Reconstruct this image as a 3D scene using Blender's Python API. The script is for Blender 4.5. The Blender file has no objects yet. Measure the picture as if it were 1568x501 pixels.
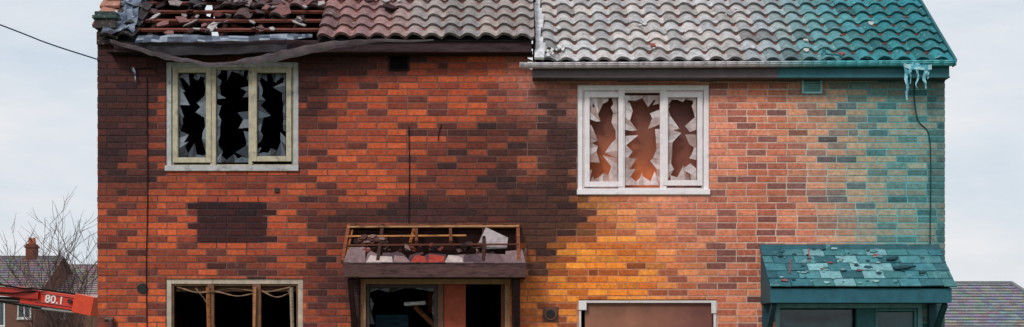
import bpy, math, random
from mathutils import Vector, noise, Matrix
R = random.Random(7)
sc = bpy.context.scene
sc.view_settings.view_transform='Standard'
sc.view_settings.look='None'
sc.view_settings.exposure=0
F=1950.0; D=15.0; U0=784.0; VH=520.0; EYE=1.6
def X(u,y=0.0): return (u-U0)*(D+y)/F
def Z(v,y=0.0): return EYE+(VH-v)*(D+y)/F
def P(u,v,y=0.0): return Vector((X(u,y),y,Z(v,y)))
def UV(p): 
    d=D+p[1]
    return U0+p[0]*F/d, VH-(p[2]-EYE)*F/d
def lin(c): 
    c=max(0,c)/255.0
    return c/12.92 if c<=0.04045 else ((c+0.055)/1.055)**2.4
def C(r,g,b,k=1.0): return (min(lin(r)*k,.95),min(lin(g)*k,.95),min(lin(b)*k,.95))
def mix(a,b,t):
    t=max(0,min(1,t)); return tuple(a[i]*(1-t)+b[i]*t for i in range(3))
def sm(a,b,x):
    t=(x-a)/(b-a); t=max(0,min(1,t)); return t*t*(3-2*t)
def blob(u,v,cu,cv,ru,rv): return math.exp(-(((u-cu)/ru)**2+((v-cv)/rv)**2))
def nz(x,y,s=1.0,o=0.0): return noise.noise(Vector((x*s+o,y*s-o,o*1.7)))
def fb(x,y,s,o=0.0): return nz(x,y,s,o)*.6+nz(x,y,s*2.1,o+5)*.3+nz(x,y,s*4.3,o+9)*.15

# ---------------------------------------------------------------- materials
def mat(name,rough=.85,ns=18,na=.3,bs=60,bump=.25,bd=.01,spec=.3,lichen=None,metal=0,alpha=1.0,stretch=None):
    m=bpy.data.materials.new(name); m.use_nodes=True; nt=m.node_tree; N=nt.nodes; L=nt.links
    b=N['Principled BSDF']; b.inputs['Roughness'].default_value=rough
    b.inputs['Specular IOR Level'].default_value=spec; b.inputs['Metallic'].default_value=metal
    b.inputs['Alpha'].default_value=alpha
    a=N.new('ShaderNodeAttribute'); a.attribute_name='Col'
    tc=N.new('ShaderNodeTexCoord'); src=tc.outputs['Object']
    if stretch:
        mp=N.new('ShaderNodeMapping'); mp.inputs['Scale'].default_value=stretch
        L.new(src,mp.inputs['Vector']); src=mp.outputs['Vector']
    n=N.new('ShaderNodeTexNoise'); n.inputs['Scale'].default_value=ns; n.inputs['Detail'].default_value=8; n.inputs['Roughness'].default_value=.65
    L.new(src,n.inputs['Vector'])
    mr=N.new('ShaderNodeMapRange'); mr.inputs['From Min'].default_value=.3; mr.inputs['From Max'].default_value=.7
    mr.inputs['To Min'].default_value=1-na; mr.inputs['To Max'].default_value=1+na*.7
    L.new(n.outputs['Fac'],mr.inputs['Value'])
    mul=N.new('ShaderNodeVectorMath'); mul.operation='SCALE'
    L.new(a.outputs['Color'],mul.inputs[0]); L.new(mr.outputs['Result'],mul.inputs['Scale'])
    col=mul.outputs['Vector']
    for (lc,ls,t0,t1,amt) in (lichen or []):
        n2=N.new('ShaderNodeTexNoise'); n2.inputs['Scale'].default_value=ls; n2.inputs['Detail'].default_value=6; n2.inputs['Roughness'].default_value=.7
        L.new(src,n2.inputs['Vector'])
        m2=N.new('ShaderNodeMapRange'); m2.inputs['From Min'].default_value=t0; m2.inputs['From Max'].default_value=t1
        m2.inputs['To Max'].default_value=amt
        L.new(n2.outputs['Fac'],m2.inputs['Value'])
        mx=N.new('ShaderNodeMix'); mx.data_type='RGBA'
        L.new(m2.outputs['Result'],mx.inputs[0]); L.new(col,mx.inputs[6]); mx.inputs[7].default_value=(*lc,1)
        col=mx.outputs[2]
    L.new(col,b.inputs['Base Color'])
    if bump>0:
        n3=N.new('ShaderNodeTexNoise'); n3.inputs['Scale'].default_value=bs; n3.inputs['Detail'].default_value=6
        L.new(src,n3.inputs['Vector'])
        bp=N.new('ShaderNodeBump'); bp.inputs['Strength'].default_value=bump; bp.inputs['Distance'].default_value=bd
        L.new(n3.outputs['Fac'],bp.inputs['Height']); L.new(bp.outputs['Normal'],b.inputs['Normal'])
    return m
M_brick=mat('fired_brick',.9,24,.36,90,.5,.006,.2,lichen=[(C(60,46,44),9,.58,.76,.35),(C(215,190,175),14,.64,.8,.3)])
M_mort=mat('mortar',.95,25,.3,120,.5,.004,.1)
M_tile=mat('concrete_tile',.8,14,.40,70,.5,.006,.3,lichen=[(C(60,56,58),9,.52,.72,.5),(C(222,220,214),26,.58,.7,.5)])
M_deb=mat('debris',.9,16,.4,60,.4,.004,.2)
M_slate=mat('slate',.6,16,.35,60,.3,.004,.4,lichen=[(C(150,205,205),7,.58,.7,.5)])
M_frame=mat('weathered_plastic_frame',.5,12,.28,40,.1,.003,.4,lichen=[(C(60,50,42),7,.54,.7,.65)])
M_fclean=mat('white_plastic_frame',.45,10,.12,40,.08,.003,.4,lichen=[(C(120,90,85),6,.58,.78,.45)])
M_wood=mat('scorched_timber',.85,8,.45,30,.4,.006,.2,lichen=[(C(25,20,18),5,.52,.66,.7)],stretch=(1,6,6))
M_paint=mat('painted_timber',.6,10,.26,40,.2,.003,.35,lichen=[(C(40,44,46),5,.58,.76,.4)])
M_board_glow=mat('boarding_and_glow_sheet',.7,3,.25,50,.1,.002,.3,lichen=[(C(90,60,50),2.5,.5,.8,.5)])
M_felt=mat('torn_membrane',.7,9,.4,30,.5,.01,.35)
M_char=mat('charred_interior',.95,4,.4,20,.3,.01,.1)
M_metal=mat('painted_steel',.4,8,.2,40,.05,.002,.5,lichen=[(C(60,54,54),6,.6,.78,.35)])
M_grass=mat('grass',.95,6,.45,60,.8,.02,.1,lichen=[(C(110,105,60),1.3,.45,.7,.5)])
M_asph=mat('asphalt',.9,30,.25,120,.5,.006,.2)
M_bark=mat('bark',.9,20,.3,60,.4,.01,.1)
M_rub=mat('rubber',.8,10,.2,50,.2,.003,.2)
M_glass=mat('broken_glass_sky_tint',.18,9,.45,30,.05,.002,.6,alpha=.78)  # pale shard tints stand in for sky reflected in the glass
M_pane=mat('sooty_glass',.08,4,.4,8,.05,.003,.6)

# ---------------------------------------------------------------- mesh builder
def empty(name):
    o=bpy.data.objects.new(name,None); sc.collection.objects.link(o); return o
class MB:
    def __init__(s): s.v=[]; s.f=[]; s.c=[]
    def poly(s,pts,col):
        i=len(s.v); s.v+= [tuple(p) for p in pts]; s.f.append(tuple(range(i,i+len(pts)))); s.c.append(col)
    def hexa(s,p,col):
        i=len(s.v); s.v+=[tuple(q) for q in p]
        for f in ((0,3,2,1),(4,5,6,7),(0,1,5,4),(1,2,6,5),(2,3,7,6),(3,0,4,7)):
            s.f.append(tuple(i+k for k in f)); s.c.append(col)
    def box(s,x0,x1,y0,y1,z0,z1,col):
        if x0>x1:x0,x1=x1,x0
        if z0>z1:z0,z1=z1,z0
        if y0>y1:y0,y1=y1,y0
        s.hexa([(x0,y0,z0),(x1,y0,z0),(x1,y1,z0),(x0,y1,z0),(x0,y0,z1),(x1,y0,z1),(x1,y1,z1),(x0,y1,z1)],col)
    def beam(s,a,b,w,h,col,up=(0,0,1)):
        a=Vector(a);b=Vector(b);d=(b-a).normalized(); up=Vector(up)
        sd=d.cross(up)
        if sd.length<1e-4: sd=d.cross(Vector((0,1,0)))
        sd.normalize(); u=sd.cross(d)
        q=[]
        for e in (a,b):
            q.append([e-sd*w/2-u*h/2,e+sd*w/2-u*h/2,e+sd*w/2+u*h/2,e-sd*w/2+u*h/2])
        s.hexa(q[0]+q[1],col)
    def shard(s,c,ax,ay,n,th,col,rn):
        k=rn.choice([4,5,5]); a0=rn.random()*6; top=[]
        for i in range(k):
            t=a0+6.283*i/k+rn.uniform(-.3,.3); r=rn.uniform(.6,1.0); top.append(c+ax*math.cos(t)*r+ay*math.sin(t)*r+n*th)
        bot=[p-n*th for p in top]; s.poly(top,col)
        for i in range(k): s.poly([bot[i],bot[(i+1)%k],top[(i+1)%k],top[i]],tuple(q*.6 for q in col))
    def cyl(s,a,b,r,col,n=14,r2=None):
        a=Vector(a);b=Vector(b);d=(b-a).normalized(); r2=r if r2 is None else r2
        sd=d.cross(Vector((0,0,1)))
        if sd.length<1e-3: sd=d.cross(Vector((0,1,0)))
        sd.normalize(); u=sd.cross(d)
        A=[];B=[]
        for k in range(n):
            t=2*math.pi*k/n; o=sd*math.cos(t)+u*math.sin(t); A.append(a+o*r);B.append(b+o*r2)
        i=len(s.v); s.v+=[tuple(q) for q in A+B]
        for k in range(n):
            k2=(k+1)%n; s.f.append((i+k,i+k2,i+n+k2,i+n+k)); s.c.append(col)
        s.f.append(tuple(i+k for k in range(n))[::-1]); s.c.append(col)
        s.f.append(tuple(i+n+k for k in range(n))); s.c.append(col)
    def build(s,name,m,parent=None,bevel=0,smooth=False):
        me=bpy.data.meshes.new(name); me.from_pydata(s.v,[],s.f)
        ca=me.color_attributes.new('Col','FLOAT_COLOR','CORNER')
        buf=[]
        for f,c in zip(s.f,s.c):
            if isinstance(c,list):
                for q in c: buf+= [q[0],q[1],q[2],1]
            else: buf+= [c[0],c[1],c[2],1]*len(f)
        ca.data.foreach_set('color',buf)
        me.materials.append(m); 
        if smooth: me.polygons.foreach_set('use_smooth',[True]*len(me.polygons))
        me.validate(); me.update()
        o=bpy.data.objects.new(name,me); sc.collection.objects.link(o)
        if parent: o.parent=parent
        if bevel:
            b=o.modifiers.new('bevel','BEVEL'); b.width=bevel; b.segments=2; b.limit_method='ANGLE'
        return o
def curve(name,splines,m,parent=None,r=.01,col=(.02,.02,.02),res=2):
    cu=bpy.data.curves.new(name,'CURVE'); cu.dimensions='3D'; cu.bevel_depth=r; cu.bevel_resolution=res
    for pts in splines:
        s=cu.splines.new('POLY'); s.points.add(len(pts)-1)
        for q,p in zip(s.points,pts):
            q.co=(p[0],p[1],p[2],1); q.radius=p[3] if len(p)>3 else 1
    o=bpy.data.objects.new(name+'_tmp',cu); sc.collection.objects.link(o)
    dg=bpy.context.evaluated_depsgraph_get(); me=bpy.data.meshes.new_from_object(o.evaluated_get(dg))
    bpy.data.objects.remove(o)
    ca=me.color_attributes.new('Col','FLOAT_COLOR','CORNER')
    ca.data.foreach_set('color',[col[0],col[1],col[2],1]*len(me.loops))
    me.materials.clear(); me.materials.append(m)
    me.polygons.foreach_set('use_smooth',[True]*len(me.polygons))
    o=bpy.data.objects.new(name,me); sc.collection.objects.link(o)
    if parent:o.parent=parent
    return o
def catm(pts,n=8):
    pts=[Vector(p) for p in pts]; out=[]
    P0=[pts[0]*2-pts[1]]+pts+[pts[-1]*2-pts[-2]]
    for i in range(1,len(P0)-2):
        a,b,c,d=P0[i-1:i+3]
        for k in range(n):
            t=k/n; out.append(.5*((2*b)+(c-a)*t+(2*a-5*b+4*c-d)*t*t+(3*b-a-3*c+d)*t**3))
    out.append(pts[-1]); return out

# ---------------------------------------------------------------- colour fields of the wall (u,v = metres*130 along the facade)
KB=1.2
def teal(u,v): return sm(1150,1370,u+35*fb(u,v,.010,3)+ .15*(250-v))  # teal light wash over the right side, painted into wall colours
def sootf(u,v):
    n=fb(u,v,.03,11)
    s=0
    s+=.95*sm(310,170,u)*sm(350,60,v)
    s+=.95*sm(132,90,v)*sm(840,450,u)
    s+=.45*sm(260,150,u)*sm(440,250,v)
    s+=.50*blob(u,v,215,170,55,140)
    s+=1.0*blob(u,v,478,140,36,100)
    s+=.50*blob(u,v,360,278,150,22)
    s+=.50*blob(u,v,350,405,140,26)
    s+=.35*blob(u,v,505,350,45,60)
    s+=.70*blob(u,v,497,450,28,60)
    s+=1.05*blob(u,v,832,330,75,42)
    s+=.95*blob(u,v,862,235,26,80)
    s+=.65*blob(u,v,810,190,80,50)
    s+=.30*blob(u,v,690,215,110,40)
    s+=1.1*blob(u,v,665,328,160,26)
    s+=1.0*blob(u,v,826,385,30,50)
    s+=.65*blob(u,v,740,275,120,50)
    s+=.30*blob(u,v,600,120,120,40)
    s+=.25*blob(u,v,180,440,40,90)
    s+=.22*blob(u,v,1150,300,70,30)
    s+=.30*blob(u,v,1110,400,60,50)
    s+=.22*sm(145,122,v)*sm(860,900,u)
    s+=.55*sm(1408,1447,u)
    s+=.5*sm(505,545,u)*sm(560,548,u)*sm(400,430,v)
    s*= (1+n*.7)
    return max(0,s)
def haze(u,v):  # diagonal pink haze, painted into brick and mortar colours
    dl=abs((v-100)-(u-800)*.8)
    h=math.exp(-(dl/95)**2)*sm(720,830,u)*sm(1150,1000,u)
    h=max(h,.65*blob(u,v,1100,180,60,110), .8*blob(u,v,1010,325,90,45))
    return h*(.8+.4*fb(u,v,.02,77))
def brickcol(u,v,rn):
    r=rn.random()
    def pick(p): return p[0] if r<.38 else p[1] if r<.66 else p[2] if r<.87 else p[3]
    A=pick([(210,98,58),(188,84,54),(160,74,54),(118,62,54)])
    B=pick([(218,132,100),(202,114,86),(180,100,80),(142,88,80)])
    Cc=pick([(188,170,138),(166,154,130),(104,136,130),(68,108,112)])
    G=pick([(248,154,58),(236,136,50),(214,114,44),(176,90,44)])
    A,B,Cc,G=[C(*q) for q in (A,B,Cc,G)]
    wB=sm(780,960,u+40*fb(u,v,.01,7))
    c=mix(A,B,wB)
    c=mix(c,G,.98*min(1,1.4*blob(u,v,915,400,120,115)))  # orange glow beside the left porch, painted into brick colour
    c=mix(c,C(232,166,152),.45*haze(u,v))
    T=teal(u,v)
    Td=mix(Cc,C(72,134,134),.18+.45*sm(1250,1447,u)+.2*fb(u,v,.02,21))
    c=mix(c,Td,T*.94)
    s=sootf(u,v)
    s=s*(.84+.34*rn.random())
    q_=rn.random()
    if q_<s*.15: s+=.15
    elif q_<s*.15+.12*(1-wB)+.03: s+=rn.uniform(.2,.5)
    dark=mix(C(54,40,42),C(36,70,76),T)
    if 298<u<413 and 306<v<371: s=.93+.05*rn.random(); dark=C(36,28,34)
    c=mix(c,dark,min(s,.93))
    k=(.85+.28*rn.random())*KB
    return tuple(q*k for q in c)
def mortcol(u,v):
    n=fb(u,v,.03,31)
    c=mix(C(130,94,84),C(176,138,124),sm(720,960,u))
    c=mix(c,C(200,174,160),sm(1000,1160,u))
    c=mix(c,C(190,124,80),.8*blob(u,v,905,410,120,110))  # same orange glow painted into the mortar
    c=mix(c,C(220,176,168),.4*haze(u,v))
    T=teal(u,v); c=mix(c,C(98,164,168),T)
    s=sootf(u,v); c=mix(c,C(52,42,44),min(.92,s*.9))
    if 298<u<413 and 306<v<371: c=C(60,50,54)
    return tuple(q*1.3*(1+.3*n) for q in c)

CH=.0785; BL=.2355; J=.0135
def subtract(rects,o):
    out=[]
    for (a,b,c,d) in rects:
        x0,x1,z0,z1=o
        if b<=x0 or a>=x1 or d<=z0 or c>=z1: out.append((a,b,c,d)); continue
        if a<x0: out.append((a,x0,c,d))
        if b>x1: out.append((x1,b,c,d))
        m0=max(a,x0);m1=min(b,x1)
        if c<z0: out.append((m0,m1,c,z0))
        if d>z1: out.append((m0,m1,z1,d))
    return out
def brick_wall(name,parent,org,ud,nd,w,z0,topf,openings,uvf,maxz):
    rn=random.Random(len(name)*13)
    org=Vector(org);ud=Vector(ud);nd=Vector(nd)
    mb=MB(); row=0; z=z0
    while z<maxz:
        h=CH-J
        off=-(BL/2 if row%2 else 0)+rn.uniform(-.006,.006)
        a=off
        while a<w:
            L=BL+rn.uniform(-.003,.003)
            if rn.random()<.03: L=BL/2
            x0=max(a,0);x1=min(a+L-J,w); a+=L
            if x1-x0<.02: continue
            xm=(x0+x1)/2
            tz=topf(xm)
            if z+h*.5>tz: continue
            zj=rn.uniform(-.0015,.0015)
            rects=[(x0,x1,z+zj,min(z+h+zj,tz+.02))]
            for o in openings: rects=subtract(rects,o)
            for (p,q,r,s) in rects:
                if q-p<.015 or s-r<.012: continue
                u,v=uvf((p+q)/2,(r+s)/2)
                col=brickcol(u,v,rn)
                e=.0035; j=rn.uniform(-.0018,.0022)
                t1=rn.uniform(-.0012,.0012)
                def W(aa,zz,dd): return tuple(org+ud*aa+Vector((0,0,zz))+nd*dd)
                i=len(mb.v)
                mb.v+=[W(p,r,-.004),W(q,r,-.004),W(q,s,-.004),W(p,s,-.004),
                       W(p,r,.005+j),W(q,r,.005+j),W(q,s,.005+j),W(p,s,.005+j),
                       W(p+e,r+e,.009+j),W(q-e,r+e,.009+j+t1),W(q-e,s-e,.009+j+t1),W(p+e,s-e,.009+j)]
                for b0 in (0,4):
                    for k in range(4):
                        k2=(k+1)%4; mb.f.append((i+b0+k,i+b0+k2,i+b0+4+k2,i+b0+4+k)); mb.c.append(col)
                mb.f.append((i+8,i+9,i+10,i+11)); mb.c.append(col)
        z+=CH; row+=1
    mb.build(name+'_bricks',M_brick,parent)
    mm=MB()
    xs=sorted(set([round(k*.12,4) for k in range(int(w/.12)+1)]+[w]+[o[i] for o in openings for i in (0,1) if 0<o[i]<w]))
    zs=sorted(set([round(z0+k*.12,4) for k in range(int((maxz-z0)/.12)+1)]+[maxz]+[o[i] for o in openings for i in (2,3) if z0<o[i]<maxz]))
    for i in range(len(xs)-1):
        xa,xb=xs[i],xs[i+1]
        if xb-xa<1e-5: continue
        for k in range(len(zs)-1):
            za,zb=zs[k],zs[k+1]
            xm=(xa+xb)/2;zm=(za+zb)/2
            if any(o[0]<xm<o[1] and o[2]<zm<o[3] for o in openings): continue
            if za>max(topf(xa),topf(xb)): continue
            pts=[];cs=[]
            for (aa,zz) in ((xa,za),(xb,za),(xb,zb),(xa,zb)):
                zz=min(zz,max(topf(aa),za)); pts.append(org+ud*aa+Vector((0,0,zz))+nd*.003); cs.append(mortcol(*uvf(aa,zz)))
            mm.poly(pts,cs)
    mm.build(name+'_mortar',M_mort,parent)

# ================================================================= THE HOUSE
house=empty('brick_house')
XL=X(150); XR=X(1446); XP=X(815); DEP=7.2
ZWL=Z(70); ZWR=Z(108)
op=dict(w1=(254,457,95,262), w2=(884,1086,130,298), w3=(254,464,427,596), w4=(886,1097,459,628),
        d1=(552,781,427,715), d2=(1187,1413,464,740))
OPN=[(X(a)-XL,X(b)-XL,max(Z(d),.02),Z(c)) for (a,b,c,d) in op.values()]
def topfront(a): 
    return ZWL if a+XL<XP else ZWR
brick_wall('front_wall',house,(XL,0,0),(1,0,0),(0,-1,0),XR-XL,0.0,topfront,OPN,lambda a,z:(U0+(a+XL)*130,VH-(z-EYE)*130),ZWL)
TH=math.radians(39); YE=-.30; ZEL=Z(57,YE); ZER=Z(94,YE); YR=DEP/2
def roofz(y,ze): return ze+(min(y,DEP-y)-YE)*math.tan(TH)
brick_wall('left_gable',house,(XL,DEP,0),(0,-1,0),(-1,0,0),DEP,0.0,lambda a:roofz(DEP-a,ZEL)-.08,[],lambda a,z:(200+a*40,VH-(z-EYE)*130),roofz(YR,ZEL))
brick_wall('right_gable',house,(XR,0,0),(0,1,0),(1,0,0),DEP,0.0,lambda a:roofz(a,ZER)-.08,[],lambda a,z:(1400+a*5,VH-(z-EYE)*130),roofz(YR,ZER))
brick_wall('rear_wall',house,(XR,DEP,0),(-1,0,0),(0,1,0),XR-XL,0.0,lambda a:ZWR,[],lambda a,z:(500,350),ZWR)
rv=MB()
for k,(a,b,c,d) in op.items():
    x0,x1,z0,z1=X(a),X(b),max(Z(d),.02),Z(c); y0,y1=-.006,.26
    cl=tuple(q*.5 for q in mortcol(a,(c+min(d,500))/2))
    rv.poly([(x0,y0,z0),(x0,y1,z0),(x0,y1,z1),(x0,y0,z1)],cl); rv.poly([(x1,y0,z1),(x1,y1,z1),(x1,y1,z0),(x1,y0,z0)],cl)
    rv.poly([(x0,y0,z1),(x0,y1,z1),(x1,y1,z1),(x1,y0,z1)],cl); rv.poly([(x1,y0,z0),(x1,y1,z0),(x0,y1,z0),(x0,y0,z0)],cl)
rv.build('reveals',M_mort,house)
it=MB(); ch=(.013,.011,.011)
def leaf(x0,x1,z0,z1,y,ops,col):
    xs=sorted(set([x0,x1]+[q for o in ops for q in o[:2] if x0<q<x1])); zs=sorted(set([z0,z1]+[q for o in ops for q in o[2:] if z0<q<z1]))
    for i in range(len(xs)-1):
        for k in range(len(zs)-1):
            xm=(xs[i]+xs[i+1])/2;zm=(zs[k]+zs[k+1])/2
            if any(o[0]<xm<o[1] and o[2]<zm<o[3] for o in ops): continue
            it.poly([(xs[i],y,zs[k]),(xs[i+1],y,zs[k]),(xs[i+1],y,zs[k+1]),(xs[i],y,zs[k+1])],col)
leaf(XL+.05,XR-.05,0.0,ZWR,.262,[(X(a),X(b),max(Z(d),.02),Z(c)) for (a,b,c,d) in op.values()],ch)
it.box(XL+.06,XP-.06,.27,DEP-.3,2.5,2.66,ch); it.box(XP+.06,XR-.06,.27,DEP-.3,2.28,2.44,ch)
it.box(XP-.05,XP+.05,.27,DEP-.3,0,4.7,ch)
it.box(XL+.06,XP-.06,.27,DEP-.3,4.84,4.88,ch)
it.box(XP+.06,XR-.06,.27,DEP-.3,4.55,4.6,ch)
it.box(XL+.06,XR-.06,4.2,4.3,0,4.5,ch)
it.box(XL+.06,XR-.06,.27,DEP-.3,0,.05,ch)
it.box(-2.2,-2.1,.27,4.2,0,4.8,ch); it.box(2.6,2.7,.27,4.2,0,4.5,ch)
it.build('charred_interior',M_char,house)

# ---------------------------------------------------------------- roof tiles
GA=.245; TW=.212
def rc(u,v):
    n=fb(u,v,.012,41)
    c=mix(C(86,78,82),C(156,116,114),sm(300,430,u+60*n))
    c=mix(c,C(160,148,144),sm(540,680,u+70*n))
    c=mix(c,C(194,188,186),sm(800,860,u))
    c=mix(c,C(174,174,176),sm(1040,1180,u))
    c=mix(c,C(104,152,156),sm(1150,1250,u+40*n))  # teal light wash carried on in the tile colours
    c=mix(c,C(44,130,138),sm(1215,1360,u+40*n))
    c=mix(c,C(56,48,52),.55*sm(560,330,u+80*n))
    return c
def hole(u,v):
    if not (218<u<486): return False
    e=6*math.sin(u*.09)+7*nz(u,v,.05,2)
    if u<335: return 8+e<v<52
    return 20+e*.7<v<50
def slope_tiles(name,parent,x0,x1,ze,back=False,holef=None,seed=1):
    rn=random.Random(seed); mb=MB(); ul=MB(); bt=MB()
    L=(YR-YE)/math.cos(TH); nrow=int(L/GA)+1
    sd=Vector((0,math.cos(TH),math.sin(TH))); nd=Vector((0,-math.sin(TH),math.cos(TH)))
    def W(a,s,h):
        p=Vector((a,YE,ze))+sd*s+nd*h
        if back: p.y=DEP-p.y
        return p
    ncol=int(round((x1-x0)/TW)); tw=(x1-x0)/ncol; NS=9
    for r in range(nrow):
        s0=r*GA; s1=min(s0+GA+.03,L)
        if s1-s0<.06: continue
        for c in range(ncol):
            a0=x0+c*tw
            ctr=W(a0+tw/2,(s0+s1)/2,0); u,v=UV(ctr)
            miss = holef and (not back) and holef(u,v)
            if miss:
                continue
            ul.poly([W(a0,s0,-.045),W(a0+tw,s0,-.045),W(a0+tw,min(s0+GA,L),-.045),W(a0,min(s0+GA,L),-.045)],(.02,.02,.022))
            col=rc(u,v); k=.74+.46*rn.random(); 
            if rn.random()<.08: k*=.6
            if rn.random()<.05: k*=1.2
            hue=rn.uniform(-.05,.05); col=(col[0]*k*(1+hue),col[1]*k,col[2]*k*(1-hue))
            dj=rn.uniform(-.008,.008); hj=rn.uniform(-.003,.006); sk=rn.uniform(-.010,.010)
            near=holef and not back and (holef(u+22,v) or holef(u-22,v) or holef(u,v+12) or holef(u,v-12))
            if near: dj+=rn.uniform(-.05,.04); sk*=4; hj+=rn.uniform(0,.03); col=tuple(q*.7 for q in col)
            elif rn.random()<.03: dj-=.03; sk*=3
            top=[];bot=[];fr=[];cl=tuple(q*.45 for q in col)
            for i in range(NS+1):
                t=i/NS; prof=.025*math.sin(2*math.pi*t-.6)+.005*math.sin(4*math.pi*t)
                a=a0+t*tw
                bot.append(W(a,s0+dj+sk*(t-.5),prof+.038+hj)); top.append(W(a,s1,prof+.004)); fr.append(W(a,s0+dj+sk*(t-.5)+.002,prof+.004+hj))
            b=len(mb.v); mb.v+=[tuple(q) for q in bot+top+fr]; n=NS+1
            for i in range(NS):
                mb.f.append((b+i,b+i+1,b+n+i+1,b+n+i)); mb.c.append(col)
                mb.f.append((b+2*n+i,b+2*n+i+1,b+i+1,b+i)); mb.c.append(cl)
        bt.beam(W(x0+.05,s0+GA*.95,-.022),W(x1-.05,s0+GA*.95,-.022),.04,.03,C(126,72,60),up=nd)
    o=mb.build(name+'_tiles',M_tile,parent,smooth=True)
    o.modifiers.new('es','EDGE_SPLIT').split_angle=math.radians(50)
    ul.build(name+'_underlay',M_char,parent)
    bt.build(name+'_battens',M_wood,parent)
    rf=MB(); x=x0+.1
    while x<x1:
        rf.beam(W(x,.05,-.11),W(x,L-.02,-.11),.05,.11,C(56,36,32),up=nd); x+=.42
    rf.build(name+'_rafters',M_wood,parent)
slope_tiles('left_roof',house,XL+.12,XP+.02,ZEL,False,hole,3)
slope_tiles('right_roof',house,XP+.1,XR+.0,ZER,False,None,4)
slope_tiles('left_roof_rear',house,XL+.12,XP+.02,ZEL,True,None,5)
slope_tiles('right_roof_rear',house,XP+.1,XR+.0,ZER,True,None,6)
rg=MB()
for (a,b,ze) in ((XL,XP,ZEL),(XP+.05,XR,ZER)):
    x=a
    while x<b:
        rg.cyl((x,YR,roofz(YR,ze)-.02),(min(x+.43,b),YR,roofz(YR,ze)-.02),.12,C(120,110,108),16); x+=.45
rg.build('ridge_tiles',M_tile,house)
sd=Vector((0,math.cos(TH),math.sin(TH))); nd=Vector((0,-math.sin(TH),math.cos(TH)))
L=(YR-YE)/math.cos(TH)
def SW(x,s,h,ze): return Vector((x,YE,ze))+sd*s+nd*h
fl=MB(); s=0
while s<L-.1:
    x=XP+.075+.012*math.sin(s*9)
    w=.09+.03*math.sin(s*7+1); kk=.8+.3*R.random()
    fl.beam(SW(x,s-.05,.06,ZER),SW(x+.01,s+.16,.065,ZER),w,.04,C(222,220,222,kk),up=nd); s+=.158
fl.poly([(XP+.03,YE,ZER-.1),(XP+.03,YR,roofz(YR,ZER)-.1),(XP+.03,YR,roofz(YR,ZEL)),(XP+.03,YE,ZEL)],C(150,145,145))
fl.build('party_verge_flashing',M_deb,house,bevel=.01)
db=MB(); rn=random.Random(77)
for k in range(14):
    u=rn.uniform(850,1380); s=rn.uniform(.05,1.6); x=X(u,s)
    l=rn.uniform(.015,.05)
    db.shard(SW(x,s,.055,ZER),Vector((1,0,0))*l,sd*l*1.3,nd,.012,C(196,194,192) if k%4 else C(150,80,70),rn)
for k in range(12):
    x=X(rn.uniform(826,862)); l=rn.uniform(.02,.05); db.shard(SW(x,rn.uniform(-.03,.3),.06,ZER),Vector((1,0,0))*l*.7,sd*l*2,nd,.012,C(212,210,208),rn)
for k in range(80):
    if k<46: u=rn.uniform(228,480); v=rn.uniform(4,52)
    else: u=rn.uniform(225,620); v=rn.uniform(-8,20)
    bs=min((abs(UV(SW(0,t*.02,0,ZEL))[1]-v),t*.02) for t in range(120))[1]
    x=X(u,bs*math.cos(TH)+YE); l=rn.uniform(.03,.11)
    h=-.0 if k<46 and hole(u,v) else .06
    t_=nd*rn.uniform(-.3,.3)
    db.shard(SW(x,bs,h,ZEL),(Vector((1,0,rn.uniform(-.4,.4)))+t_)*l*1.2,(sd+nd*rn.uniform(-.4,.4))*l*1.1,nd,.014,rn.choice([C(130,92,90),C(90,74,76),C(150,134,134),C(64,42,44),C(100,56,54),C(54,42,46),C(176,168,168)]),rn)
db.build('broken_tile_debris',M_deb,house)
hb=MB()
for (a,b) in (((240,40),(330,30)),((300,22),(372,44)),((395,46),(470,36)),((330,8),(318,48))):
    hb.beam(P(a[0],a[1],.28+(52-a[1])*.02),P(b[0],b[1],.28+(52-b[1])*.02),.035,.025,C(170,100,84),up=nd)
hb.build('dislodged_battens',M_wood,house)
vb=MB()
vb.beam(SW(XR+.02,-.02,0,ZER),SW(XR+.02,L,0,ZER),.03,.07,C(40,100,108),up=nd)
vb.build('verge_board',M_paint,house)

# ---------------------------------------------------------------- fascia, gutter
fa=MB()
fa.box(X(176,-.2),X(814,-.2),-.24,-.2,Z(81,-.2),ZEL-.02,C(72,54,58))
fa.box(X(172),XP,-.2,0.0,Z(80,-.2),Z(78,-.2),C(50,38,42))
fa.build('left_fascia',M_wood,house,bevel=.004)
fb2=MB()
for (a,b) in ((800,1190),(1190,1452)):
    fb2.box(X(a+(15 if a==800 else 0),-.2),X(b,-.2),-.24,-.2,Z(120,-.2),Z(97,-.2),C(98,86,90) if a==800 else C(50,108,118))
fb2.box(XP,XR,-.2,0.0,Z(119,-.2),Z(117,-.2),C(70,75,80))
fb2.build('right_fascia',M_paint,house,bevel=.004)
gt=MB(); 
gx0=X(797,-.32); gx1=X(1461,-.32); nseg=40
for k in range(nseg):
    a=gx0+(gx1-gx0)*k/nseg; b=gx0+(gx1-gx0)*(k+1)/nseg
    dz=lambda x:(x-gx0)*.006
    t=sm(1120,1290,U0+(a+b)/2*F/(D-.32)); col=mix(C(214,206,212),C(84,184,194),t)  # teal light wash painted into the gutter colour
    for j in range(8):
        t0=math.pi+math.pi*j/8; t1=math.pi+math.pi*(j+1)/8; r=.055; yc=-.305
        zc=Z(97,-.32)
        gt.poly([(a,yc+r*math.cos(t0),zc+dz(a)+r*math.sin(t0)),(b,yc+r*math.cos(t0),zc+dz(b)+r*math.sin(t0)),(b,yc+r*math.cos(t1),zc+dz(b)+r*math.sin(t1)),(a,yc+r*math.cos(t1),zc+dz(a)+r*math.sin(t1))],col)
o=gt.build('gutter',M_metal,house,smooth=True)
sl=o.modifiers.new('s','SOLIDIFY'); sl.thickness=.004
gb=MB()
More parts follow.
